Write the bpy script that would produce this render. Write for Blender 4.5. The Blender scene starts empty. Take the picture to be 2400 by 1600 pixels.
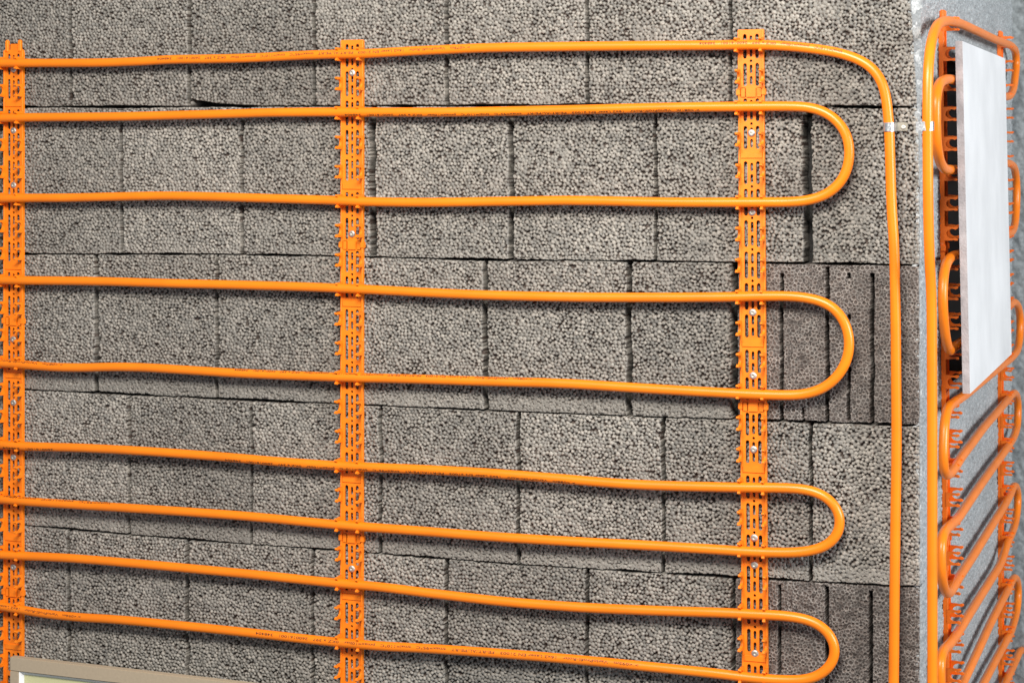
import bpy, math, random
import numpy as np
from mathutils import Vector, Matrix
random.seed(7); rng = np.random.default_rng(11)
S = bpy.context.scene; COL = S.collection
# ------------------------------------------------------------------ camera
F = 4500.0; HOR = 350.0; PSI = math.radians(20.4); D = 2.962; ZC = 1.6
cs, sn = math.cos(PSI), math.sin(PSI)
cam = bpy.data.objects.new('camera', bpy.data.cameras.new('camera')); COL.objects.link(cam)
cam.location = (0, -D, ZC); cam.rotation_euler = (math.radians(90), 0, PSI)
cam.data.lens = F/2400*36; cam.data.sensor_width = 36; cam.data.shift_y = -(800-HOR)/2400
cam.data.clip_start = .05; cam.data.clip_end = 60
cam.data.dof.use_dof = True; cam.data.dof.focus_distance = 3.3; cam.data.dof.aperture_fstop = 10
S.camera = cam
# ------------------------------------------------------------------ light
W = bpy.data.worlds.new('World'); S.world = W; W.use_nodes = True
bg = W.node_tree.nodes['Background']; bg.inputs[0].default_value = (.80, .88, 1, 1); bg.inputs[1].default_value = .27
def area(name, loc, target, sx, sy, power, col):
    l = bpy.data.lights.new(name, 'AREA'); l.shape = 'RECTANGLE'; l.size = sx; l.size_y = sy; l.energy = power; l.color = col
    o = bpy.data.objects.new(name, l); COL.objects.link(o); o.location = loc
    o.rotation_euler = (Vector(target)-Vector(loc)).to_track_quat('-Z', 'Y').to_euler(); return o
area('ceiling_lamp', (-.60, -2.1, 2.80), (-.66, 0, 1.22), 1.2, .6, 112, (1, .945, .87))
area('window_light', (3.1, -1.15, 2.2), (-.38, .4, 1.3), 1.2, 1.4, 165, (.94, .97, 1))
S.view_settings.view_transform = 'Standard'; S.view_settings.look = 'None'
S.view_settings.exposure = 0; S.view_settings.gamma = 1
S.render.engine = 'CYCLES'
# ------------------------------------------------------------------ back-projection: photo point -> place on a wall plane
def Pf(px, py, off=0.0):                    # on the front wall (y = -off)
    u = (px-1200)/F; dx, dy = -sn+u*cs, cs+u*sn
    k = (D-off)/dy
    return Vector((dx*k, -off, ZC-(py-HOR)/F*k))
XC = Pf(2156, 0).x
def Ps(px, py, off=0.0):                    # on the side wall (x = XC + off)
    u = (px-1200)/F; dx, dy = -sn+u*cs, cs+u*sn
    k = (XC+off)/dx
    return Vector((XC+off, dy*k-D, ZC-(py-HOR)/F*k))
# ------------------------------------------------------------------ tags and mesh helpers
def tag(o, label=None, cat=None, group=None, kind=None):
    if label: o['label'] = label
    if cat: o['category'] = cat
    if group: o['group'] = group
    if kind: o['kind'] = kind
    return o
def empty(name, loc, label, cat, group=None):
    o = bpy.data.objects.new(name, None); COL.objects.link(o); o.location = loc; o.empty_display_size = .05
    return tag(o, label, cat, group)
def link(name, me, mat=None, parent=None):
    o = bpy.data.objects.new(name, me); COL.objects.link(o)
    if mat: me.materials.clear(); me.materials.append(mat)
    if parent:
        o.parent = parent
    return o
def mesh(name, V, Fc, smooth=False):
    me = bpy.data.meshes.new(name); me.from_pydata([tuple(v) for v in V], [], Fc); me.update()
    if smooth: me.polygons.foreach_set('use_smooth', [True]*len(me.polygons))
    return me
def grid_mesh(name, P, colr, keep=None, flip=False):
    n, m = P.shape[:2]; me = bpy.data.meshes.new(name)
    i, j = np.meshgrid(np.arange(n-1), np.arange(m-1), indexing='ij')
    a = i*m+j; q = np.stack([a, a+m, a+m+1, a+1], -1)
    if flip: q = q[..., ::-1]
    q = q.reshape(-1, 4)
    if keep is not None: q = q[keep.reshape(-1)]
    me.vertices.add(n*m); me.vertices.foreach_set('co', P.reshape(-1).astype(np.float32))
    me.loops.add(q.size); me.loops.foreach_set('vertex_index', q.reshape(-1).astype(np.int32))
    me.polygons.add(len(q)); me.polygons.foreach_set('loop_start', (np.arange(len(q))*4).astype(np.int32))
    me.polygons.foreach_set('loop_total', np.full(len(q), 4, np.int32))
    me.update(calc_edges=True); me.polygons.foreach_set('use_smooth', np.ones(len(q), bool))
    c = me.color_attributes.new('Col', 'FLOAT_COLOR', 'POINT')
    c.data.foreach_set('color', np.concatenate([colr, np.ones((n, m, 1))], -1).reshape(-1).astype(np.float32))
    return me
def box(V, Fc, a, b):
    n = len(V); x0, y0, z0 = a; x1, y1, z1 = b
    V += [(x0,y0,z0),(x1,y0,z0),(x1,y1,z0),(x0,y1,z0),(x0,y0,z1),(x1,y0,z1),(x1,y1,z1),(x0,y1,z1)]
    Fc += [tuple(n+i for i in f) for f in ((0,3,2,1),(4,5,6,7),(0,1,5,4),(1,2,6,5),(2,3,7,6),(3,0,4,7))]
def bevel(me, w, seg=2):
    import bmesh
    bm = bmesh.new(); bm.from_mesh(me)
    es = [e for e in bm.edges if len(e.link_faces) == 2 and e.calc_face_angle(0) > .6]
    bmesh.ops.bevel(bm, geom=es, offset=w, segments=seg, affect='EDGES', clamp_overlap=True); bm.to_mesh(me); bm.free()
# ------------------------------------------------------------------ materials
def nodes(name):
    m = bpy.data.materials.new(name); m.use_nodes = True; nt = m.node_tree
    return m, nt, nt.nodes['Principled BSDF'], nt.nodes, nt.links
def plastic(name, c, rough, noise=.06, bump=.05, scale=60):
    m, nt, b, N, L = nodes(name)
    tc = N.new('ShaderNodeTexCoord'); n1 = N.new('ShaderNodeTexNoise'); n1.inputs['Scale'].default_value = scale
    n1.inputs['Detail'].default_value = 6; L.new(tc.outputs['Object'], n1.inputs['Vector'])
    r = N.new('ShaderNodeValToRGB'); r.color_ramp.elements[0].position = .3; r.color_ramp.elements[1].position = .7
    r.color_ramp.elements[0].color = tuple(x*(1-noise*2) for x in c)+(1,); r.color_ramp.elements[1].color = tuple(min(1, x*(1+noise)) for x in c)+(1,)
    L.new(n1.outputs[0], r.inputs[0]); L.new(r.outputs[0], b.inputs['Base Color'])
    n2 = N.new('ShaderNodeTexNoise'); n2.inputs['Scale'].default_value = 25; n2.inputs['Detail'].default_value = 8
    L.new(tc.outputs['Object'], n2.inputs['Vector'])
    mr = N.new('ShaderNodeMapRange'); mr.inputs['To Min'].default_value = rough-.07; mr.inputs['To Max'].default_value = rough+.12
    L.new(n2.outputs[0], mr.inputs['Value']); L.new(mr.outputs[0], b.inputs['Roughness'])
    bp = N.new('ShaderNodeBump'); bp.inputs['Strength'].default_value = bump; bp.inputs['Distance'].default_value = .002
    n3 = N.new('ShaderNodeTexNoise'); n3.inputs['Scale'].default_value = 350; L.new(tc.outputs['Object'], n3.inputs['Vector'])
    L.new(n3.outputs[0], bp.inputs['Height']); L.new(bp.outputs[0], b.inputs['Normal'])
    return m
M_PIPE = plastic('orange_pipe', (.96, .226, .005), .32, .05, .03, 14)
M_RAIL = plastic('orange_rail', (.96, .232, .005), .45, .06, .08, 45)
M_RAIL2 = plastic('orange_side_rail', (.95, .19, .007), .45, .06, .08, 45)
M_INK = plastic('brown_ink', (.10, .028, .006), .6)
M_BOARD = plastic('white_board', (.76, .755, .75), .75, .06, .3, 7)
M_BEDGE = plastic('board_edge', (.44, .40, .40), .85, .12, .6, 60)
M_FRAME = plastic('beige_metal', (.46, .37, .26), .45, .03, .05, 200); M_FRAME.node_tree.nodes['Principled BSDF'].inputs['Metallic'].default_value = .0
M_PAPER = plastic('pale_yellow_sheet', (.66, .64, .36), .6, .05, .05, 5)
M_TAB = plastic('dull_tab', (.27, .25, .20), .5)
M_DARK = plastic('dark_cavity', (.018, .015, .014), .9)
def metal(name, c, rough):
    m = plastic(name, c, rough, .12, .15, 300); m.node_tree.nodes['Principled BSDF'].inputs['Metallic'].default_value = .9; return m
M_ZINC = metal('zinc_screw', (.60, .58, .52), .5)
M_BAND = metal('galvanised_band', (.78, .80, .82), .25)
def wallmat(name, rough, bump, dist, scale):
    m, nt, b, N, L = nodes(name)
    a = N.new('ShaderNodeVertexColor'); a.layer_name = 'Col'
    tc = N.new('ShaderNodeTexCoord'); n = N.new('ShaderNodeTexNoise'); n.inputs['Scale'].default_value = scale; n.inputs['Detail'].default_value = 5
    L.new(tc.outputs['Object'], n.inputs['Vector'])
    mr = N.new('ShaderNodeMapRange'); mr.inputs['From Min'].default_value = .3; mr.inputs['From Max'].default_value = .7
    mr.inputs['To Min'].default_value = .72; mr.inputs['To Max'].default_value = 1.25; L.new(n.outputs[0], mr.inputs['Value'])
    mx = N.new('ShaderNodeMix'); mx.data_type = 'RGBA'; mx.blend_type = 'MULTIPLY'; mx.inputs['Factor'].default_value = 1
    L.new(a.outputs[0], mx.inputs['A']); L.new(mr.outputs[0], mx.inputs['B']); L.new(mx.outputs['Result'], b.inputs['Base Color'])
    b.inputs['Roughness'].default_value = rough; b.inputs['Specular IOR Level'].default_value = .35
    bp = N.new('ShaderNodeBump'); bp.inputs['Strength'].default_value = bump; bp.inputs['Distance'].default_value = dist
    L.new(n.outputs[0], bp.inputs['Height']); L.new(bp.outputs[0], b.inputs['Normal'])
    return m
M_CLAY = wallmat('expanded_clay_concrete', .62, .6, .0012, 420)
M_GRIT = wallmat('grey_gritty_render', .9, .7, .0015, 500)
M_PLAS = wallmat('soft_grey_plaster', .9, .5, .003, 110)
# ------------------------------------------------------------------ noise helpers
def vnoise(X, Z, s, seed=0):
    r = np.random.default_rng(seed); T = r.random((256, 256))
    x, z = X/s+97, Z/s+53; i, j = np.floor(x).astype(int), np.floor(z).astype(int); fx, fz = x-i, z-j
    fx, fz = fx*fx*(3-2*fx), fz*fz*(3-2*fz)
    g = lambda a, b: T[a % 256, b % 256]
    return (g(i,j)*(1-fx)+g(i+1,j)*fx)*(1-fz)+(g(i,j+1)*(1-fx)+g(i+1,j+1)*fx)*fz
def pebbles(X, Z, s, rmin, rmax, jit, zj, seed):
    """height field of packed round granules: height of the topmost sphere, its random number, distance/radius"""
    r = np.random.default_rng(seed); K = 384; hz = .866
    jx, jz = (r.random((K, K))-.5)*jit, (r.random((K, K))-.5)*jit; R, H, C = [r.random((K, K)) for _ in range(3)]
    rad_ = (rmin+(rmax-rmin)*R**1.5)/s
    par = (np.arange(K) % 2)*.5
    for it in range(14):                                   # push overlapping granules apart
        ax = np.zeros((K, K)); az = np.zeros((K, K))
        for dj in (-2, -1, 0, 1, 2):
            sh = np.roll(par, -dj)-par
            for di in (-2, -1, 0, 1, 2):
                if di == 0 and dj == 0: continue
                nx = np.roll(jx, (-di, -dj), (0, 1))+di+sh[None, :]-jx; nz = np.roll(jz, (-di, -dj), (0, 1))+dj*hz-jz
                rr = rad_+np.roll(rad_, (-di, -dj), (0, 1)); d = np.sqrt(nx*nx+nz*nz)+1e-6; o = np.clip(rr*.97-d, 0, None)*.28
                ax -= nx/d*o; az -= nz/d*o
        jx = np.clip(jx+ax, -.95, .95); jz = np.clip(jz+az, -.8, .8)
    best = np.full(X.shape, -1e9); cid = np.zeros(X.shape); dr = np.ones(X.shape)*2
    j0 = np.floor(Z/s/hz).astype(int)
    for dj in (-1, 0, 1, 2):
        j = j0+dj; sh = (j % 2)*.5; i0 = np.floor(X/s-sh).astype(int)
        for di in (-1, 0, 1, 2):
            i = i0+di; a, b = i % K, j % K
            rad = rad_[a, b]*s; d2 = (X-(i+sh+jx[a, b])*s)**2+(Z-(j*hz+jz[a, b])*s)**2
            h = np.where(d2 < rad*rad, np.sqrt(np.maximum(rad*rad-d2, 0))+(H[a, b]-1)*zj-rad*.6, -1e9)
            w = h > best; best = np.where(w, h, best); cid = np.where(w, C[a, b], cid); dr = np.where(w, np.sqrt(d2)/rad, dr)
    return best, cid, dr
# ------------------------------------------------------------------ front wall of expanded-clay blocks
def line(pts): 
    q = [Pf(*p) for p in pts]; q = [(v.x, v.z) for v in q]; return np.array(q)
JL = [line([(-500,252),(440,250),(1020,248),(1378,246),(1970,250),(2156,252)]),
      line([(-500,592),(61,595.5),(509,596),(792,600),(1144,609),(1470,612),(1800,616),(2156,622)]),
      line([(-500,888),(57,913),(230,921),(497,934),(781,946),(1213,965),(1546,978),(1810,986),(2156,998)]),
      line([(-500,1187),(57,1231),(298,1252),(574,1274),(785,1289),(1213,1323),(1550,1343),(1810,1358),(2156,1376)])]
VJ = [[(-130,2),(165,1.6),(441,2.2),(735,1.8),(1047,2.4),(1376,2),(1712,1.3)],
      [(0,1.6),(283,2),(566,2.2),(873,4.2),(1196,3),(1535,1.6),(1890,5)],
      [(-60,2),(225,2.8),(507,2),(800,2),(1137,3),(1474,3.2),(1721,3.6)],
      [(10,2),(301,2),(589,1.4),(891,2),(1214,2),(1553,2),(1900,1.5)],
      [(-130,2),(160,2),(438,2.6),(732,1.8),(1045,2.2),(1375,2),(1718,1.8)]]
SLIT = {2: [(1831.5,640,985,3),(1938.5,625,988,3.2),(1989,860,988,2.6),(2044,640,990,3.2),(1882,955,988,2),(1989,640,655,2.5),(1990,738,750,2.8)],
        4: [(1826,1370,1580,2.6),(1937,1372,1720,3),(2040,1385,1720,3)]}
def axis(a0, a1, b0, b1, step, coarse):
    L_ = np.arange(a0, a1, coarse); M_ = np.arange(a1, b0, step); R_ = np.append(np.arange(b0, b1, coarse), b1) if b1 > b0 else np.array([b0])
    return np.concatenate([L_, M_, R_])
PX = .00085; xl = Pf(-25, 0).x; zt = Pf(0, -15).z+.01; zb = Pf(-25, 1640).z
xs = axis(xl-.9, xl, XC, XC, PX, .006); zs = axis(zb-.3, zb, zt, zt+.35, PX, .006)
X, Z = np.meshgrid(xs, zs, indexing='ij')
J = [np.interp(X, l[:, 0], l[:, 1]) for l in JL]
wob = (vnoise(X, Z, .012, 1)-.5)*.0035+(vnoise(X, Z, .004, 2)-.5)*.0022
course = sum((Z+wob*.6 < j).astype(int) for j in J)
h, cid, dr = pebbles(X+wob*.3, Z, .0065, .0024, .0042, .9, .0022, 3)
h = np.maximum(h, -.0070+(vnoise(X, Z, .002, 4)-.5)*.0015)
cb = (cid-.5)
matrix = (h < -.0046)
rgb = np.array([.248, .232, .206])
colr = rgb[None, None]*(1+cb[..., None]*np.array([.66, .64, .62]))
colr = np.where(matrix[..., None], colr*np.array([.46, .35, .32]), colr)*(1+(vnoise(X, Z, .09, 5)-.5)*.22)[..., None]  # matrix browner than the granules; crevice shade between them put into its colour
# worn, smeared patches where granules are bedded in cement
pat = np.clip((vnoise(X, Z, .035, 6)*.6+vnoise(X, Z, .011, 7)*.4-.60)*5, 0, 1)*.55
dist_h = np.full(X.shape, 9.0); gap = np.zeros(X.shape); below = np.zeros(X.shape)
for k, j in enumerate(J):
    d = Z-j-wob*.35
    gw = .0010+.0015*np.clip(vnoise(X, Z*0+k, .05, 20+k)-.35, 0, 1)*2
    if k == 0:
        a = Pf(448, 250).x; b = Pf(600, 250).x; t_ = np.clip((X-a)/(b-a), 0, 1)
        up = np.where((X > a) & (X < b), .011*(1-t_)**2.2+.0025, 0); gap = np.maximum(gap, ((d > 0) & (d < up)).astype(float))
    gap = np.maximum(gap, np.clip((gw-np.abs(d))/.0008, 0, 1))
    dist_h = np.minimum(dist_h, np.abs(d))
    bw = [.016, .020, .034, .034][k]+(vnoise(X, Z*0, .12, 30+k)-.5)*.014
    below = np.maximum(below, np.where(d > 0, np.clip((bw-d)/.012, 0, 1), 0)*[.45, .5, .9, .9][k])
brt = np.ones(X.shape); lift = np.zeros(X.shape); cut = np.zeros(X.shape); dist_v = np.full(X.shape, 9.0)
rb = np.random.default_rng(5)
wv = (vnoise(X*0, Z, .03, 8)-.5)*.0030+(vnoise(X, Z, .006, 9)-.5)*.0018
for c in range(5):
    yc = [125, 425, 790, 1150, 1500][c]; xj = sorted([(Pf(px, yc).x, w*.0013+.0010) for px, w in VJ[c]])
    inc = course == c; idx = np.zeros(X.shape, int)
    for x_, w_ in xj:
        d = np.abs(X-x_+wv+(vnoise(X*0+x_, Z, .09, 12)-.5)*.002); g = np.clip((w_-d)/.0008, 0, 1)
        gap = np.where(inc, np.maximum(gap, g), gap); idx += (X > x_)
        dist_v = np.where(inc, np.minimum(dist_v, np.abs(d)), dist_v)
    B = .88+.24*rb.random(len(xj)+1); Lf = (rb.random(len(xj)+1)-.5)*.0030
    if c == 0: B = np.array([.82,.80,.94,.80,.96,1.0,.97,.95])  # top course block tones, with light falloff at upper left put into them
    if c == 1: B = np.array([.9,.90,1.12,.95,1.04,1.05,1.0,.92])
    brt = np.where(inc, B[idx], brt); lift = np.where(inc, Lf[idx], lift)
    if c in SLIT:
        cut = np.where(inc & (idx == len(xj)), 1.0, cut)
        for px, y0, y1, w_ in SLIT[c]:
            p, q = Pf(px, y0), Pf(px, y1); g = np.clip((w_*.001-np.abs(X-p.x+wv*.5))/.0008, 0, 1)*((Z < p.z+wob) & (Z > q.z+wob))
            gap = np.where(inc, np.maximum(gap, g), gap)
# cut blocks: sawn flat, granules seen in section as dark discs with pale rims
hc, cc, dc = pebbles(X+wob*.5, Z, .0070, .0026, .0045, .95, .0, 33)
open_ = cc > .72
rim = np.exp(-((dc-.86)/.16)**2)
ccol = np.array([.068, .055, .048])[None, None]*(1+(cc-.5)[..., None]*.8)+rim[..., None]*np.array([.16, .152, .14])*(.4+vnoise(X, Z, .01, 14)[..., None])
ccol = ccol*(.85+.5*vnoise(X, Z, .07, 15))[..., None]
hcut = -.0012-np.where(open_ & (dc < .85), (.85-np.minimum(dc, .85))*.0040, 0)+rim*.0007+(vnoise(X, Z, .0025, 16)-.5)*.0016
h = np.where(cut > .5, hcut, h); colr = np.where(cut[..., None] > .5, ccol, colr)
f = np.clip(below+pat, 0, 1)*(cut < .5)
flat = -.0009+(vnoise(X, Z, .003, 17)-.5)*.0016
h = h*(1-f*.85)+np.minimum(flat, h+.0040)*f*.85
colr = colr*(1-f[..., None]*.65)+(rgb*.97)[None, None]*f[..., None]*.65
colr = colr*brt[..., None]
h = h+lift*(gap < .01)
ed = np.clip((.0045-np.minimum(dist_h, dist_v))/.0045, 0, 1); h -= ed**2*.0012
h = h*(1-gap)+(-.045)*gap; colr = colr*(1-.93*gap[..., None])  # joints and slits sink deep; their shade is also put into the colour
pe = [(-60,2129),(100,2140),(250,2149),(420,2153.5),(900,2154.5),(1700,2154.5)]         # plastered arris, wider at the top
ez = np.array([Pf(b, a).z for a, b in pe])[::-1]; ex = np.array([Pf(b, a).x for a, b in pe])[::-1]
EX = np.interp(Z, ez, ex)+(vnoise(X*0, Z, .02, 60)-.5)*.0012; ar = X > EX
h = np.where(ar, -.0034-(X-EX)*.7+(vnoise(X, Z, .004, 61)-.5)*.0006, h); colr = np.where(ar[..., None], np.array([.20, .215, .22])*(.85+.3*vnoise(X, Z, .004, 62))[..., None], colr)
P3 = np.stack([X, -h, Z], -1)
wall = empty('block_wall', (XC-.8, 0, 1.2), 'wide grey wall of knobbly expanded clay blocks behind the long orange pipe runs', 'wall')
def world_link(name, me, mat, parent):
    o = link(name, me, mat, parent); o.matrix_parent_inverse = Matrix.Translation(parent.location).inverted(); return o
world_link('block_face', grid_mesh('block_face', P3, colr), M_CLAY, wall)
# ------------------------------------------------------------------ side wall
TE = Ps(2371, 0).y                                       # inner corner where the far plaster wall starts
o0 = Ps(2213, 138); o1 = Ps(2213, 912); OY1 = Ps(2318, 400).y
ys = np.concatenate([np.arange(0, .30, .0016), np.arange(.30, TE, .0028), [TE]])
zz = axis(zb-.3, zb, zt+.12, zt+.35, .0015, .006)
Y, Z2 = np.meshgrid(ys, zz, indexing='ij')
hs = (vnoise(Y, Z2, .0035, 40)-.5)*.0048+(vnoise(Y, Z2, .008, 41)-.5)*.0018
pit = np.clip(vnoise(Y, Z2, .0045, 42)-.80, 0, 1)*4; hs -= pit*.0045
sc = np.array([.37, .388, .39])[None, None]*(.72+.56*vnoise(Y, Z2, .003, 43))[..., None]*(.9+.2*vnoise(Y, Z2, .12, 44))[..., None]
sc = sc*(1-np.clip(pit, 0, 1)*.35)[..., None]
gp = np.zeros(Y.shape); wz = (vnoise(Y, Z2, .012, 45)-.5)*.005
zj = [l[-1, 1] for l in JL]
for k, z_ in enumerate(zj): gp = np.maximum(gp, np.clip((.0016-np.abs(Z2-z_-wz))/.001, 0, 1)*(vnoise(Y, Z2*0+k, .03, 46) > [.55, .5, .45, .3][k]))
crs = sum((Z2 < z_).astype(int) for z_ in zj)
for c, yy in ((0, Ps(2331, 100).y), (2, Ps(2279, 960).y), (3, Ps(2279, 1050).y), (3, Ps(2340, 1050).y), (4, Ps(2302, 1500).y)):
    gp = np.maximum(gp, np.clip((.0035-np.abs(Y-yy-wz))/.002, 0, 1)*(crs == c)*(vnoise(Y*0, Z2, .02, 47) > .35))
hs = hs*(1-gp)-.007*gp
dcs = np.clip((.006-Y)/.006, 0, 1); hs = hs-.006*(1-np.sqrt(np.clip(1-dcs**2, 0, 1)))
hs = np.minimum(hs, np.interp(Z2, ez, ex)-XC+(Y-.0034)/.7)
Q3 = np.stack([XC+hs, np.maximum(Y, .0036), Z2], -1)
ym, zm = (ys[1:]+ys[:-1])/2, (zz[1:]+zz[:-1])/2
keep = ~((ym[:, None] > o0.y) & (ym[:, None] < OY1) & (zm[None] < o0.z) & (zm[None] > o1.z))
sw = empty('rendered_wall', (XC-.1, .5, 1.2), 'light grey gritty side wall behind the slanting pipes and white board', 'wall')
world_link('render_face', grid_mesh('render_face', Q3, sc, keep), M_GRIT, sw)
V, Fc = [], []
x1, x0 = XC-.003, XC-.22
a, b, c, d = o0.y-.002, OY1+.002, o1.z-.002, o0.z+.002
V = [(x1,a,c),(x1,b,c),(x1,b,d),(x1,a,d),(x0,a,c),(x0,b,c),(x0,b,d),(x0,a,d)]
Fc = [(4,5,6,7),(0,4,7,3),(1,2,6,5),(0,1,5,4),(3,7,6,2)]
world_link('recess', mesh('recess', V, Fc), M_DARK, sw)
# far plaster wall (faces the camera, beyond the loops)
xs3 = np.arange(XC-.01, XC+.9, .003); zz3 = np.arange(zb-.6, zt+.7, .003)
X3, Z3 = np.meshgrid(xs3, zz3, indexing='ij')
h3 = (vnoise(X3+Z3*.4, Z3*.6, .010, 50)-.5)*.005+(vnoise(X3, Z3, .004, 51)-.5)*.002
c3 = np.array([.29, .312, .315])[None, None]*(.88+.24*vnoise(X3, Z3, .02, 52))[..., None]
pw = grid_mesh('plaster_wall', np.stack([X3, TE-h3, Z3], -1), c3)
tag(link('plaster_wall', pw, M_PLAS), 'smoother blue-grey plaster strip at the far right edge, beyond the pipe loops', 'wall')
# ------------------------------------------------------------------ pipes
RP = .0078; HO = .0205
def smooth_path(pts, step=.004, sig=3.0):
    P = np.array([tuple(p) for p in pts]); n = len(P); P = np.vstack([2*P[0]-P[1], P, 2*P[-1]-P[-2]]); out = []
    for i in range(1, n):
        p0, p1, p2, p3 = P[i-1:i+3]; L_ = np.linalg.norm(p2-p1); m = max(2, int(L_/step))
        # centripetal parameters
        t0 = 0; t1 = t0+max(np.linalg.norm(p1-p0), 1e-6)**.5; t2 = t1+max(L_, 1e-6)**.5; t3 = t2+max(np.linalg.norm(p3-p2), 1e-6)**.5
        for t in np.linspace(t1, t2, m, endpoint=False):
            A1 = (t1-t)/(t1-t0)*p0+(t-t0)/(t1-t0)*p1; A2 = (t2-t)/(t2-t1)*p1+(t-t1)/(t2-t1)*p2; A3 = (t3-t)/(t3-t2)*p2+(t-t2)/(t3-t2)*p3
            B1 = (t2-t)/(t2-t0)*A1+(t-t0)/(t2-t0)*A2; B2 = (t3-t)/(t3-t1)*A2+(t-t1)/(t3-t1)*A3
            out.append((t2-t)/(t2-t1)*B1+(t-t1)/(t2-t1)*B2)
    out.append(P[-2]); Q = np.array(out)
    s = np.concatenate([[0], np.cumsum(np.linalg.norm(np.diff(Q, axis=0), axis=1))]); su = np.arange(0, s[-1], step)
    Q = np.stack([np.interp(su, s, Q[:, k]) for k in range(3)], 1)
    k = np.exp(-.5*(np.arange(-9, 10)/sig)**2); k /= k.sum()
    E = np.vstack([np.repeat(Q[:1], 9, 0), Q, np.repeat(Q[-1:], 9, 0)])
    return np.stack([np.convolve(E[:, i], k, 'valid') for i in range(3)], 1)
def tube(name, Q, nrm, r=RP, seg=22):
    T = np.gradient(Q, axis=0); T /= np.linalg.norm(T, axis=1)[:, None]
    B = np.cross(T, nrm); B /= np.linalg.norm(B, axis=1)[:, None]; Nn = np.cross(B, T)
    a = np.linspace(0, 2*math.pi, seg, endpoint=False)
    V = Q[:, None]+r*(np.cos(a)[None, :, None]*Nn[:, None]+np.sin(a)[None, :, None]*B[:, None])
    n = len(Q); Fc = [(i*seg+j, i*seg+(j+1) % seg, (i+1)*seg+(j+1) % seg, (i+1)*seg+j) for i in range(n-1) for j in range(seg)]
    Fc += [tuple(range(seg)), tuple((n-1)*seg+j for j in reversed(range(seg)))]
    return mesh(name, V.reshape(-1, 3), Fc, True)
R = {}
R[1] = [(57,148),(230,147.5),(330,144),(400,140),(497,138.5),(580,136.5),(680,131.5),(765,128),(857,126),(960,120.5),(1045,116.5),(1144,112.5),(1297,110),(1489,108),(1680,106.5),(1758,105),(1845,108.5)]
R[2] = [(57,275.5),(268,273.6),(383,271),(536,267),(640,264),(740,263),(880,263),(1045,263),(1183,261),(1374,257),(1527,253),(1695,250.5),(1863,249.7)]
U23 = [(1898,252),(1926,259.6),(1951,273.6),(1972,294.6),(1986,319),(1991.5,351),(1988.6,386),(1979,414),(1961,438),(1937,456),(1898,469)]
R[3] = [(57,464),(153,463.5),(268,461),(383,459),(497,461),(612,464.5),(765,469),(857,472.5),(991,474.5),(1183,472),(1336,470),(1565,474),(1775,474),(1863,473)]
R[4] = [(57,657),(230,659),(383,663.5),(574,668),(765,674),(895,680),(1000,685.5),(1144,691.5),(1336,696),(1489,697),(1695,696),(1775,694),(1863,694.7)]
U45 = [(1905,700.6),(1937,710.5),(1965,731.5),(1982,759.6),(1990,787.6),(1990,822.7),(1981,854),(1965,879),(1940,903),(1909,918)]
R[5] = [(57,854.5),(120,859.5),(191,861),(268,859.5),(340,861),(440,867),(574,875),(765,882.5),(895,886),(991,888.5),(1144,893.5),(1250,896),(1336,899),(1450,906),(1565,913),(1695,920),(1758,923),(1810,925),(1873,925)]
R[6] = [(57,1045),(191,1049),(344,1057),(536,1071),(640,1080),(765,1089),(895,1095.5),(1000,1100),(1144,1108),(1336,1123),(1430,1131),(1527,1136.5),(1695,1141),(1775,1142),(1863,1144)]
U67 = [(1905,1150),(1933,1162),(1957,1183),(1969,1210),(1969,1236),(1957,1261),(1933,1280),(1898,1290.5)]
R[7] = [(57,1174),(191,1183),(383,1195),(574,1208.6),(765,1226.5),(895,1237),(991,1244),(1144,1256),(1336,1268),(1527,1278),(1695,1288),(1740,1291),(1810,1294),(1863,1294)]
R[8] = [(57,1302),(153,1306.5),(306,1318.5),(459,1332.5),(612,1347),(765,1363),(895,1375),(991,1387),(1100,1400),(1183,1409),(1374,1423),(1565,1431),(1695,1435),(1775,1439),(1845,1443)]
U89 = [(1898,1453),(1926,1467),(1947,1488),(1958,1516),(1956,1541),(1944,1562),(1923,1579.6),(1898,1590)]
R[9] = [(57,1429),(115,1438.5),(191,1446),(268,1450.5),(383,1461),(574,1480.5),(765,1501.5),(895,1513),(991,1518),(1183,1531),(1374,1547),(1527,1562),(1695,1579),(1740,1585),(1810,1591.5),(1870,1593)]
V1 = [(1916,116),(1951,121.5),(1986,130),(2021,144),(2045,160),(2058,176),(2070,200),(2077,230),(2081,266),(2084,302),(2086.5,386),(2090,491),(2095,570),(2098.5,710),(2100,851),(2101,1050),(2098.5,1225),(2096.5,1401),(2094.5,1600),(2092,1760)]
def leftU(ya, yb):                                        # out of frame: the run turns back and joins the next one
    m = (ya+yb)/2; r = (yb-ya)/2
    return [(-150, ya), (-330, ya), (-380-.3*r, ya+.12*r), (-400-.62*r, m-.5*r), (-410-.72*r, m), (-400-.62*r, m+.5*r), (-380-.3*r, yb-.12*r), (-330, yb), (-150, yb)]
path = V1[::-1]+R[1][::-1]+[(0,148)]+leftU(148, 280)+[(0,277)]+R[2]+U23+R[3][::-1]+[(0,465)]+leftU(466, 651)+[(0,656)]+R[4]+U45+R[5][::-1]+[(0,850.5)]+leftU(842, 1030)
path += [(0,1041)]+R[6]+U67+R[7][::-1]+[(0,1169)]+leftU(1155, 1290)+[(0,1299)]+R[8]+U89+R[9][::-1]+[(0,1419.5),(-150,1400),(-420,1370)]
QF = smooth_path([Pf(px, py, HO) for px, py in path])
nF = np.array([0, -1., 0]); nS = np.array([1., 0, 0])
fp = empty('heating_pipe', Pf(1200, 1000, HO), 'long glossy orange pipe laid in nine runs and wide loops across the front block wall', 'pipe', None)
world_link('tube', tube('tube', QF, nF), M_PIPE, fp)
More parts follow.
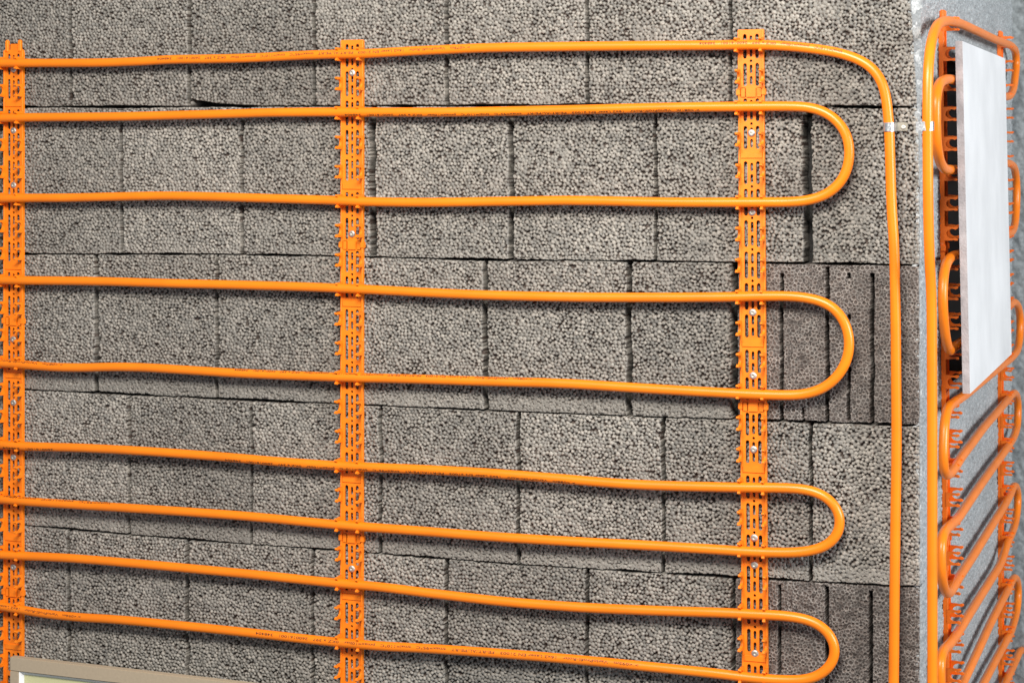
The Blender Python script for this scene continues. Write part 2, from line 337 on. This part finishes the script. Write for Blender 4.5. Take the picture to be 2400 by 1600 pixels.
side = [(2185.5,1760),(2185.5,1600),(2185,1300),(2185,1100),(2184.5,900),(2183,700),(2178.5,600),(2175.5,480),(2174.5,350),(2174,255),(2176,160),(2181,110),(2188,80),(2197,60),(2213,50.5),(2232,51),(2253,57),(2291,74),(2330,92),(2355,102),(2372,110),
 (2381,127),(2382,153),(2379.5,178),(2376,204),(2369,222),(2358,227),(2300,209),(2250,193),(2228,186.5),(2211,189),(2199,203),(2194,230),(2193.5,260),(2194,306),(2196,344),(2202,375),(2211,393),(2228,398),(2300,390),(2355,383),
 (2369,385),(2378.5,398),(2382.5,427),(2382.5,477),(2380,516),(2374,540),(2362,548),(2300,575),(2250,596),(2234,600),(2224,608),(2215,628),(2211,656),(2209.5,700),(2212,751),(2218,800),(2226,821),(2237,813),(2280,782),(2340,737),(2366,714),
 (2379,709),(2388,725),(2391,751),(2390,789),(2386,815),(2376,832),(2340,862),(2290,902),(2263,924),(2234,945),(2220,962),(2214,993),(2212,1032),(2211,1070),(2212,1096),(2217,1111),(2225,1110),(2236,1098),(2253,1071),(2278,1038),(2304,1003),(2330,973),(2355,944),(2368,928),
 (2378,921),(2384.5,934),(2386,955),(2384.5,993),(2379,1016),(2368,1037),(2356,1055),(2329,1092),(2291,1146),(2262,1189),(2243,1216),(2226,1232),(2215,1243),(2209,1259),(2206.5,1280),(2206,1310),(2206.5,1338),(2210,1367),(2216,1385),(2224,1389),(2234,1376),(2249,1350),(2276,1309),(2303,1266),(2330,1222),(2354,1184),(2367,1160),
 (2376,1139),(2383,1144),(2385.5,1163),(2384.5,1191),(2380.5,1220),(2373,1245),(2362,1270),(2347,1315),(2320,1361),(2291,1407),(2263,1452),(2241,1488),(2224,1510),(2210,1526),(2204.5,1549),(2204,1600),(2207,1640),(2216,1662),(2228,1656),(2243,1628),(2259,1594),(2291,1526),(2320,1463),(2345,1413),(2364,1378),
 (2376,1354),(2384,1361),(2386.5,1386),(2384,1424),(2377.5,1453),(2368,1482),(2354,1508),(2330,1552),(2308,1594),(2270,1665),(2235,1725),(2214,1760),(2205,1800),(2206,1845),(2218,1868),(2240,1830),(2300,1712),(2356,1600),(2380,1548),(2390,1526),(2397,1524),(2401,1540),(2401,1570),(2396,1610),(2380,1650)]
QS = smooth_path([Ps(px, py, .0215) for px, py in side], .004, 2.4)
sp = empty('heating_pipe', Ps(2200, 900, HO), 'second orange pipe, rising beside the corner and slanting in tight loops on the side wall', 'pipe', None)
world_link('tube', tube('tube', QS, nS), M_PIPE, sp)
# printing on the pipe: upside-down lines of small brown characters
def text_mesh(s, size=1):
    c = bpy.data.curves.new('t', 'FONT'); c.body = s; c.size = size; c.resolution_u = 2; c.offset = .010; c.fill_mode = 'FRONT'
    o = bpy.data.objects.new('t', c); COL.objects.link(o); bpy.context.view_layer.update()
    dg = bpy.context.evaluated_depsgraph_get(); me = bpy.data.meshes.new_from_object(o.evaluated_get(dg))
    bpy.data.objects.remove(o); bpy.data.curves.remove(c); return me
MSG = '>|<0%dm   VarioProfil-Rohr   16x2 Laser EN 21003   PE-RT/AL/PE-RT   tmax=95°C   tmal=110°C   pmax=10bar   0KZ a 397   2600161001   348404'
def stamp(run, pxa, pxb, theta, s, flipdir=1):
    """text starts at pxa, ends at pxb (pxb < pxa: reads right to left, upside down)"""
    Q = smooth_path([Pf(px, py, HO) for px, py in run]); T = np.gradient(Q, axis=0); T /= np.linalg.norm(T, axis=1)[:, None]
    xa, xb = Pf(pxa, 300, HO).x, Pf(pxb, 300, HO).x
    me = text_mesh(s); n = len(me.vertices); co = np.zeros(n*3); me.vertices.foreach_get('co', co); co = co.reshape(-1, 3)
    k = (xb-xa)/co[:, 0].max(); hgt = .0060
    px_ = xa+co[:, 0]*k; ok = np.clip(px_, Q[:, 0].min(), Q[:, 0].max())
    C = np.stack([ok]+[np.interp(ok, Q[:, 0], Q[:, i]) for i in (1, 2)], 1); Tz = np.interp(ok, Q[:, 0], T[:, 2])
    Bv = np.stack([-Tz, np.zeros(n), np.ones(n)], 1); Bv /= np.linalg.norm(Bv, axis=1)[:, None]
    th = math.radians(theta)-(co[:, 1]-.35)*hgt/RP; r = RP+.00022
    Vv = C+r*(np.cos(th)[:, None]*nF+np.sin(th)[:, None]*Bv)
    me.vertices.foreach_set('co', Vv.reshape(-1)); me.update(); me.name = 'printed_text'
    world_link('printed_text', me, M_INK, fp)
R1x = R[1]+V1[:4]
stamp(R1x, 1106, 374, 12, MSG % 79); stamp(R1x, 1975, 1642, 22, 'tmal=110°C   pmax=10bar   0KZ a 397   2600161001   348404')
stamp(R[2], 800, 1642, -35, '') if False else None
stamp(R[2], 1642, 812, -38, MSG % 81)
stamp([(0,850.5)]+R[5], 1250, 553, 52, MSG % 86); stamp([(-60,848),(0,850.5)]+R[5], 152, 4, 42, '>|<087m   VarioProfil-Rohr')
stamp(R[6], 532, 1352, -35, '') if False else None
stamp(R[6], 1352, 532, -30, MSG % 88); stamp([(-10,1041)]+R[6], 130, 12, -30, '2600161001   348404')
stamp([(0,1169)]+R[7], 262, 10, 55, 'tmax=95°C   tmal=110°C   pmax=10bar')
stamp([(-40,1412),(0,1419.5)]+R[9], 195, 2, 22, '>|<094m   VarioProfil-Rohr   16x2 Laser')
stamp(R[9], 1500, 604, 20, MSG % 95)
# ------------------------------------------------------------------ clip rails
def shape2d(outer, holes, depth):
    """flat polygon with holes -> extruded mesh (z from 0 to depth)"""
    c = bpy.data.curves.new('s', 'CURVE'); c.dimensions = '2D'; c.fill_mode = 'BOTH'; c.extrude = depth/2
    for poly in [outer]+holes:
        sp_ = c.splines.new('POLY'); sp_.points.add(len(poly)-1)
        for p, q in zip(sp_.points, poly): p.co = (q[0], q[1], 0, 1)
        sp_.use_cyclic_u = True
    o = bpy.data.objects.new('s', c); COL.objects.link(o); bpy.context.view_layer.update()
    me = bpy.data.meshes.new_from_object(o.evaluated_get(bpy.context.evaluated_depsgraph_get()))
    bpy.data.objects.remove(o); bpy.data.curves.remove(c)
    me.transform(Matrix.Translation((0, 0, depth/2))); return me
def stad(cx, cy, w, l, n=5):
    r = w/2; hl = max(l/2-r, 0); p = []
    for i in range(n+1): a = math.pi*i/n; p.append((cx+r*math.cos(a), cy+hl+r*math.sin(a)))
    for i in range(n+1): a = math.pi+math.pi*i/n; p.append((cx+r*math.cos(a), cy-hl+r*math.sin(a)))
    return p
PT = .050
def clip_mesh():
    h0 = .0075; hc_ = .0205; r = .0091; o = []
    o += [(-.0135, h0), (-.0132, .016), (-.0122, .0225), (-.0132, .0260), (-.0128, .0290), (-.0108, .0300), (-.0090, .0285), (-.0084, .0262)]
    for a in np.linspace(math.radians(142), math.radians(398), 15): o.append((r*math.cos(a), hc_+r*math.sin(a)))
    o += [(.0084, .0262), (.0090, .0285), (.0108, .0300), (.0128, .0290), (.0132, .0260), (.0122, .0225), (.0132, .016), (.0135, h0)]
    o = [(x*.86, y) for x, y in o]; me = shape2d(o, [], .0040)                          # x = along rail, y = height, z = width
    return me
CLIP = clip_mesh()
# map (x along, y height, z width) -> local (x width, y height off wall -> -y, z along)
CLIP.transform(Matrix(((0,0,1,-.0021),(0,-1,0,0),(1,0,0,0),(0,0,0,1))))
WR = .0405
def rail(name, base, top_dir, nclips, k_top, joints, bands, screws, mat, label, cat, group, R3, pitch, lugs=False):
    """base: point of clip 0 on the wall; local z up, -y off the wall, x = width"""
    o = empty(name, base, label, cat, group); o.rotation_euler = R3.to_euler()
    n = nclips; zt_ = -k_top*pitch; zb_ = -(n-.5)*pitch
    cuts = sorted(joints); holes = []
    for k in range(-1 if k_top < -.6 else 0, n):
        z = -k*pitch
        lo, hi = z-.43*pitch, z+.43*pitch                 # slot extent
        for b_ in bands+joints:
            if abs(b_-(k+.5)) < .1: lo = z-.5*pitch+.0095
            if abs(b_-(k-.5)) < .1: hi = z+.5*pitch-.0095
        if k == 0: hi = min(z+.36*pitch, zt_-.003)
        L_, c_ = hi-lo, (hi+lo)/2
        two = (k*7 % 5) == 1
        for sx in (-1, 1):
            holes.append(stad(sx*.0098, c_, .0060, L_))
        g = .0045; mlo, mhi = lo+.0025, hi-.0025; mm = (mlo+mhi)/2
        holes.append(stad(0, (mlo+mm-g/2)/2, .0046, mm-g/2-mlo)); holes.append(stad(0, (mhi+mm+g/2)/2, .0046, mhi-mm-g/2))
        if not any(abs(b_-(k+.5)) < .1 for b_ in bands+joints) and k < n-1: holes.append(stad(0, z-.5*pitch, .0044, .0044))
    e = .0006
    outer = []
    lft, rgt = [], []
    zs_ = [zt_]+[-j*pitch for j in cuts if -j*pitch < zt_-.01]+[zb_]
    for i in range(len(zs_)-1):
        w = WR/2-(.0000 if i % 2 == 0 else .0000)
        lft += [(-w, zs_[i]-(.0 if i == 0 else .0)), (-w, zs_[i+1]+.010), (-w-.0012, zs_[i+1]+.0095), (-w-.0012, zs_[i+1]+.001)] if i < len(zs_)-2 else [(-w, zs_[i]), (-w, zs_[i+1])]
    rgt = [(-x, z) for x, z in lft][::-1]
    outer = lft+rgt
    me = shape2d(outer, holes, .0028)
    me.transform(Matrix(((1,0,0,0),(0,0,-1,-.0032),(0,1,0,0),(0,0,0,1))))
    link('base_strip', me, mat, o)
    # low side flanges
    for sx in (-1, 1):
        V, Fc = [], []
        for i in range(len(zs_)-1):
            x0 = sx*(WR/2-.0022); box(V, Fc, (min(x0, x0+sx*.0026), -.0086, zs_[i+1]+.0011), (max(x0, x0+sx*.0026), -.0008, zs_[i]-.0011))
        m_ = mesh('flange', V, Fc); bevel(m_, .0004, 1); link('flange', m_, mat, o)
    for b_ in bands:
        V, Fc = [], []; box(V, Fc, (-WR/2+.003, -.0078, -b_*pitch-.0046), (WR/2-.003, -.0058, -b_*pitch+.0046))
        m_ = mesh('cross_band', V, Fc); bevel(m_, .0003, 1); link('cross_band', m_, mat, o)
    for j in joints:                                       # snap joint between two lengths of rail
        V, Fc = [], []; z = -j*pitch
        box(V, Fc, (-.0075, -.0088, z-.0080), (.0075, -.0058, z+.0075))
        box(V, Fc, (-WR/2+.0035, -.0074, z-.0080), (-.0088, -.0058, z+.0075)); box(V, Fc, (.0088, -.0074, z-.0080), (WR/2-.0035, -.0058, z+.0075))
        for sx in (-1, 1): box(V, Fc, (sx*WR/2-.0032, -.0105, z-.0045), (sx*WR/2+.0032, -.0012, z+.0055))
        m_ = mesh('snap_joint', V, Fc); bevel(m_, .0008, 2); link('snap_joint', m_, mat, o)
    if lugs:
        V, Fc = [], []; z = zt_
        for sx in (-1, 1): box(V, Fc, (sx*.0135-.0035, -.009, z-.004), (sx*.0135+.0035, -.002, z+.018))
        box(V, Fc, (-.009, -.0055, z-.002), (.009, -.002, z+.012)); m_ = mesh('end_lug', V, Fc); bevel(m_, .002, 3); link('end_lug', m_, mat, o)
    for k in range(n):
        for sx in (-1, 1):
            c = bpy.data.objects.new('clip', CLIPM[mat.name]); COL.objects.link(c); c.parent = o
            c.location = (sx*(WR/2-.0009), 0, -k*pitch)
            c.rotation_euler = (0, 0, math.radians(random.uniform(-2, 2)))
    for z, dx in screws:
        s = bpy.data.objects.new('screw', SCREW); COL.objects.link(s); s.parent = o; s.location = (dx, -.0056, z); s.rotation_euler = (0, random.uniform(0, 3), 0)
    return o
def screw_mesh(r=.0060):
    prof = [(0, .0008), (.0011, .0008), (.0013, .0026), (.0022, .0030), (.0040, .0027), (r-.0004, .0020), (r, .0012), (r, 0)]
    n = 20; V, Fc = [(0, -prof[0][1], 0)], []
    for (a, h) in prof[1:]:
        for i in range(n): t = 2*math.pi*i/n; V.append((a*math.cos(t), -h, a*math.sin(t)))
    for i in range(n): Fc.append((0, 1+i, 1+(i+1) % n))
    for k in range(len(prof)-2):
        for i in range(n): Fc.append((1+k*n+i, 1+(k+1)*n+i, 1+(k+1)*n+(i+1) % n, 1+k*n+(i+1) % n))
    me = mesh('screw', V, Fc, True); me.materials.append(M_ZINC); return me
SCREW = screw_mesh()
CLIPM = {}
for m_ in (M_RAIL, M_RAIL2):
    c = CLIP.copy(); c.materials.clear(); c.materials.append(m_); CLIPM[m_.name] = c
bpy.data.meshes.remove(CLIP)
def frail(pt, pb, kspan, n, **kw):
    a, b = Pf(pt[0], pt[1]), Pf(pb[0], pb[1])
    # clip rows were measured on the pipe axis, which stands off the wall
    za, zb2 = Pf(pt[0], pt[1], HO).z, Pf(pb[0], pb[1], HO).z
    a.z = za; b.z = zb2; d = (a-b); pitch = d.length/kspan
    ang = math.atan2(d.x, d.z); return a, Matrix.Rotation(ang, 3, 'Y'), pitch
def sc_z(a, pitch, lst):                                   # screws: photo points -> local z
    out = []
    for px, py in lst:
        p = Pf(px, py, .006); out.append((p.z-a.z, 0))
    return out
g = 'orange clip rails on the front block wall'
a, R3, p = frail((36.5, 148), (36, 1425), 20, 0)
rail('clip_rail', a, 0, 25, -.5, [9.5, 19.5], [1.5, 7.5, 11.5, 17.5, 21.5], sc_z(a, p, [(37,163),(34,306),(32,434),(34,795),(31,943),(30,1071),(33,1328)]), M_RAIL,
     'leftmost clip rail on the front wall, its foot hidden by the beige frame', 'rail', g, R3, p, True)
a, R3, p = frail((829, 127), (828, 1507), 20, 0)
rail('clip_rail', a, 0, 24, -.5, [6.5, 16.5], [4.5, 8.5, 14.5, 18.5], sc_z(a, p, [(828,171),(825,548),(823,1332)]), M_RAIL,
     'middle one of the three clip rails on the front wall, with only three visible screws', 'rail', g, R3, p)
a, R3, p = frail((1762, 105), (1772, 1585), 20, 0)
rail('clip_rail', a, 0, 23, -.5, [1.5, 11.5], [3.5, 9.5, 13.5, 19.5], sc_z(a, p, [(1763,312),(1765,497),(1764,732),(1765,880),(1768,1053),(1772,1260),(1773,1323.5),(1770,1530.5)]), M_RAIL,
     'clip rail on the front wall just before the pipe bends, with eight visible screws', 'rail', g, R3, p)
def srail(pxt, pyt, pxb, pyb, kspan):
    a, b = Ps(pxt, pyt), Ps(pxb, pyb); 
    a.z = Ps(pxt+24, pyt, .0215).z; b.z = Ps(pxb+24, pyb, .0215).z
    a.y += WR/2; b.y += WR/2
    d = a-b; pitch = d.length/kspan
    z = d.normalized(); y = Vector((-1, 0, 0)); x = y.cross(z); M3 = Matrix((x, y, z)).transposed()
    return a, M3, pitch
g2 = 'orange clip rails on the side wall'
a, M3, p = srail(2198, 51, 2209.5, 1525, 21)
rail('clip_rail', a, 0, 26, -.1, [7.5, 17.5], [2.5, 12.5, 22.5], [], M_RAIL2, 'clip rail on the side wall between the upright pipe and the white board', 'rail', g2, M3, p, True)
a, M3, p = srail(2336, 97, 2338, 1270, 21)
rail('clip_rail', a, 0, 30, -.1, [5.5, 15.5], [2.5, 12.5, 22.5], [], M_RAIL2, 'far clip rail on the side wall, its upper half hidden behind the white board', 'rail', g2, M3, p, True)
# ------------------------------------------------------------------ metal pipe straps
def strap(name, centre, nrm, right, label, tab):
    """band over the pipe, its tab screwed to the wall"""
    o = empty(name, centre, label, 'pipe strap', 'metal straps holding the upright pipes'); V, Fc = [], []; r0, r1 = RP+.0004, RP+.0015; hw = .0068
    pr = []
    for a in np.linspace(math.radians(180), 0, 17): pr.append((math.cos(a), math.sin(a)))
    lg = -.0185 if tab else -.009
    inner = [(-r0, lg)]+[(r0*c, r0*s) for c, s in pr]+[(r0, -.0185)]; outr = [(-r1, lg)]+[(r1*c, r1*s) for c, s in pr]+[(r1, -.0185)]
    for (u, v), (u2, v2) in zip(inner, outr):
        for uu, vv in ((u, v), (u2, v2)):
            for z in (-hw, hw): V.append(tuple(right*uu+nrm*vv+Vector((0, 0, z))))
    for i in range(len(inner)-1):
        b = i*4; Fc += [(b, b+4, b+5, b+1), (b+2, b+3, b+7, b+6), (b, b+2, b+6, b+4), (b+1, b+5, b+7, b+3)]
    me = mesh('band', V, Fc); link('band', me, M_BAND, o)
    V, Fc = [], []
    if tab:
        box(V, Fc, (.0088, -.0020, -.0062), (.0255, .0000, .0070)); me = mesh('tab', V, Fc); bevel(me, .0008, 2)
        me.transform(Matrix((tuple(right)+(0,), tuple(-nrm)+(0,), (0, 0, 1, 0), (0, 0, 0, 1))).to_4x4().transposed() if False else Matrix(((right.x, -nrm.x, 0, nrm.x*-.0175), (right.y, -nrm.y, 0, nrm.y*-.0175), (0, 0, 1, 0), (0, 0, 0, 1))))
        t = link('tab', me, M_TAB, o)
        s = bpy.data.objects.new('screw', SCREW); COL.objects.link(s); s.parent = t; s.location = right*.0190-nrm*.0155; s.scale = (.62, .62, .62)
    return o
strap('pipe_strap', Pf(2084, 298, HO), Vector((0, -1, 0)), Vector((1, 0, 0)), 'shiny metal strap with a screwed tab, round the upright pipe on the front wall', True)
strap('pipe_strap', Ps(2174.5, 296, .0215), Vector((1, 0, 0)), Vector((0, 1, 0)), 'shiny metal strap round the upright pipe on the side wall, by the corner', False)
# ------------------------------------------------------------------ white board on the side wall
oT, oB = .0300, .0420; th = .0115
yn = Ps(2238.5, 97, oT).y; yf = Ps(2356, 140, oT+th).y
ztop = Ps(2238.5, 97, oT).z; zbot = ZC-(922-HOR)/F*((XC+oB)/(-sn+((2256-1200)/F)*cs))
def bpt(y, z, o_): return (XC+o_, y, z)
V = [bpt(yn, zbot, oB), bpt(yf, zbot, oB), bpt(yf, ztop, oT), bpt(yn, ztop, oT), bpt(yn, zbot, oB+th), bpt(yf, zbot, oB+th), bpt(yf, ztop, oT+th), bpt(yn, ztop, oT+th)]
bo = empty('plasterboard', (XC+.03, (yn+yf)/2, zbot), 'white plasterboard sheet leaning over the rails and pipes on the side wall', 'board')
world_link('face', mesh('face', V[4:], [(0, 1, 2, 3)]), M_BOARD, bo)
world_link('core', mesh('core', V, [(0,3,2,1),(0,1,5,4),(1,2,6,5),(2,3,7,6),(3,0,4,7)]), M_BEDGE, bo)
# ------------------------------------------------------------------ beige frame at the lower left
fo = .060; A = Pf(23, 1538.5, fo); B = Pf(574, 1601, fo); fw = .0245; ft = .014
wF, hF = .62, .44
root = empty('picture_frame', A, 'beige metal frame with a pale yellow sheet, standing at the lower left before the wall', 'frame')
tilt = math.atan2(A.z-B.z, B.x-A.x)
root.rotation_euler = (0, tilt, 0)
def fr(name, a, b, mat, bv=.0012):
    V, Fc = [], []; box(V, Fc, a, b); me = mesh(name, V, Fc); bevel(me, bv, 2); return link(name, me, mat, root)
fr('frame_bar', (0, 0, -fw), (wF, ft, 0), M_FRAME); fr('frame_bar', (0, 0, -hF), (wF, ft, -hF+fw), M_FRAME)
fr('frame_bar', (0, 0, -hF+fw+.0002), (.0185, ft, -fw-.0002), M_FRAME); fr('frame_bar', (wF-.0185, 0, -hF+fw+.0002), (wF, ft, -fw-.0002), M_FRAME)
fr('sheet', (.016, .0085, -hF+.02), (wF-.016, .0125, -.02), M_PAPER, .0003)
V, Fc = [], []
i0, i1, zt0, zb0 = .0187, wF-.0187, -fw-.0002, -hF+fw+.0002; k = .006
V = [(i0,.001,zt0),(i1,.001,zt0),(i1,.001,zb0),(i0,.001,zb0),(i0+k,.0084,zt0-k),(i1-k,.0084,zt0-k),(i1-k,.0084,zb0+k),(i0+k,.0084,zb0+k)]
link('bevelled_mount', mesh('bevelled_mount', V, [(0,1,5,4),(1,2,6,5),(2,3,7,6),(3,0,4,7)]), M_BOARD, root)
print('XC', XC, 'TE', TE, 'openings', o0, o1, OY1, 'board', yn, yf)
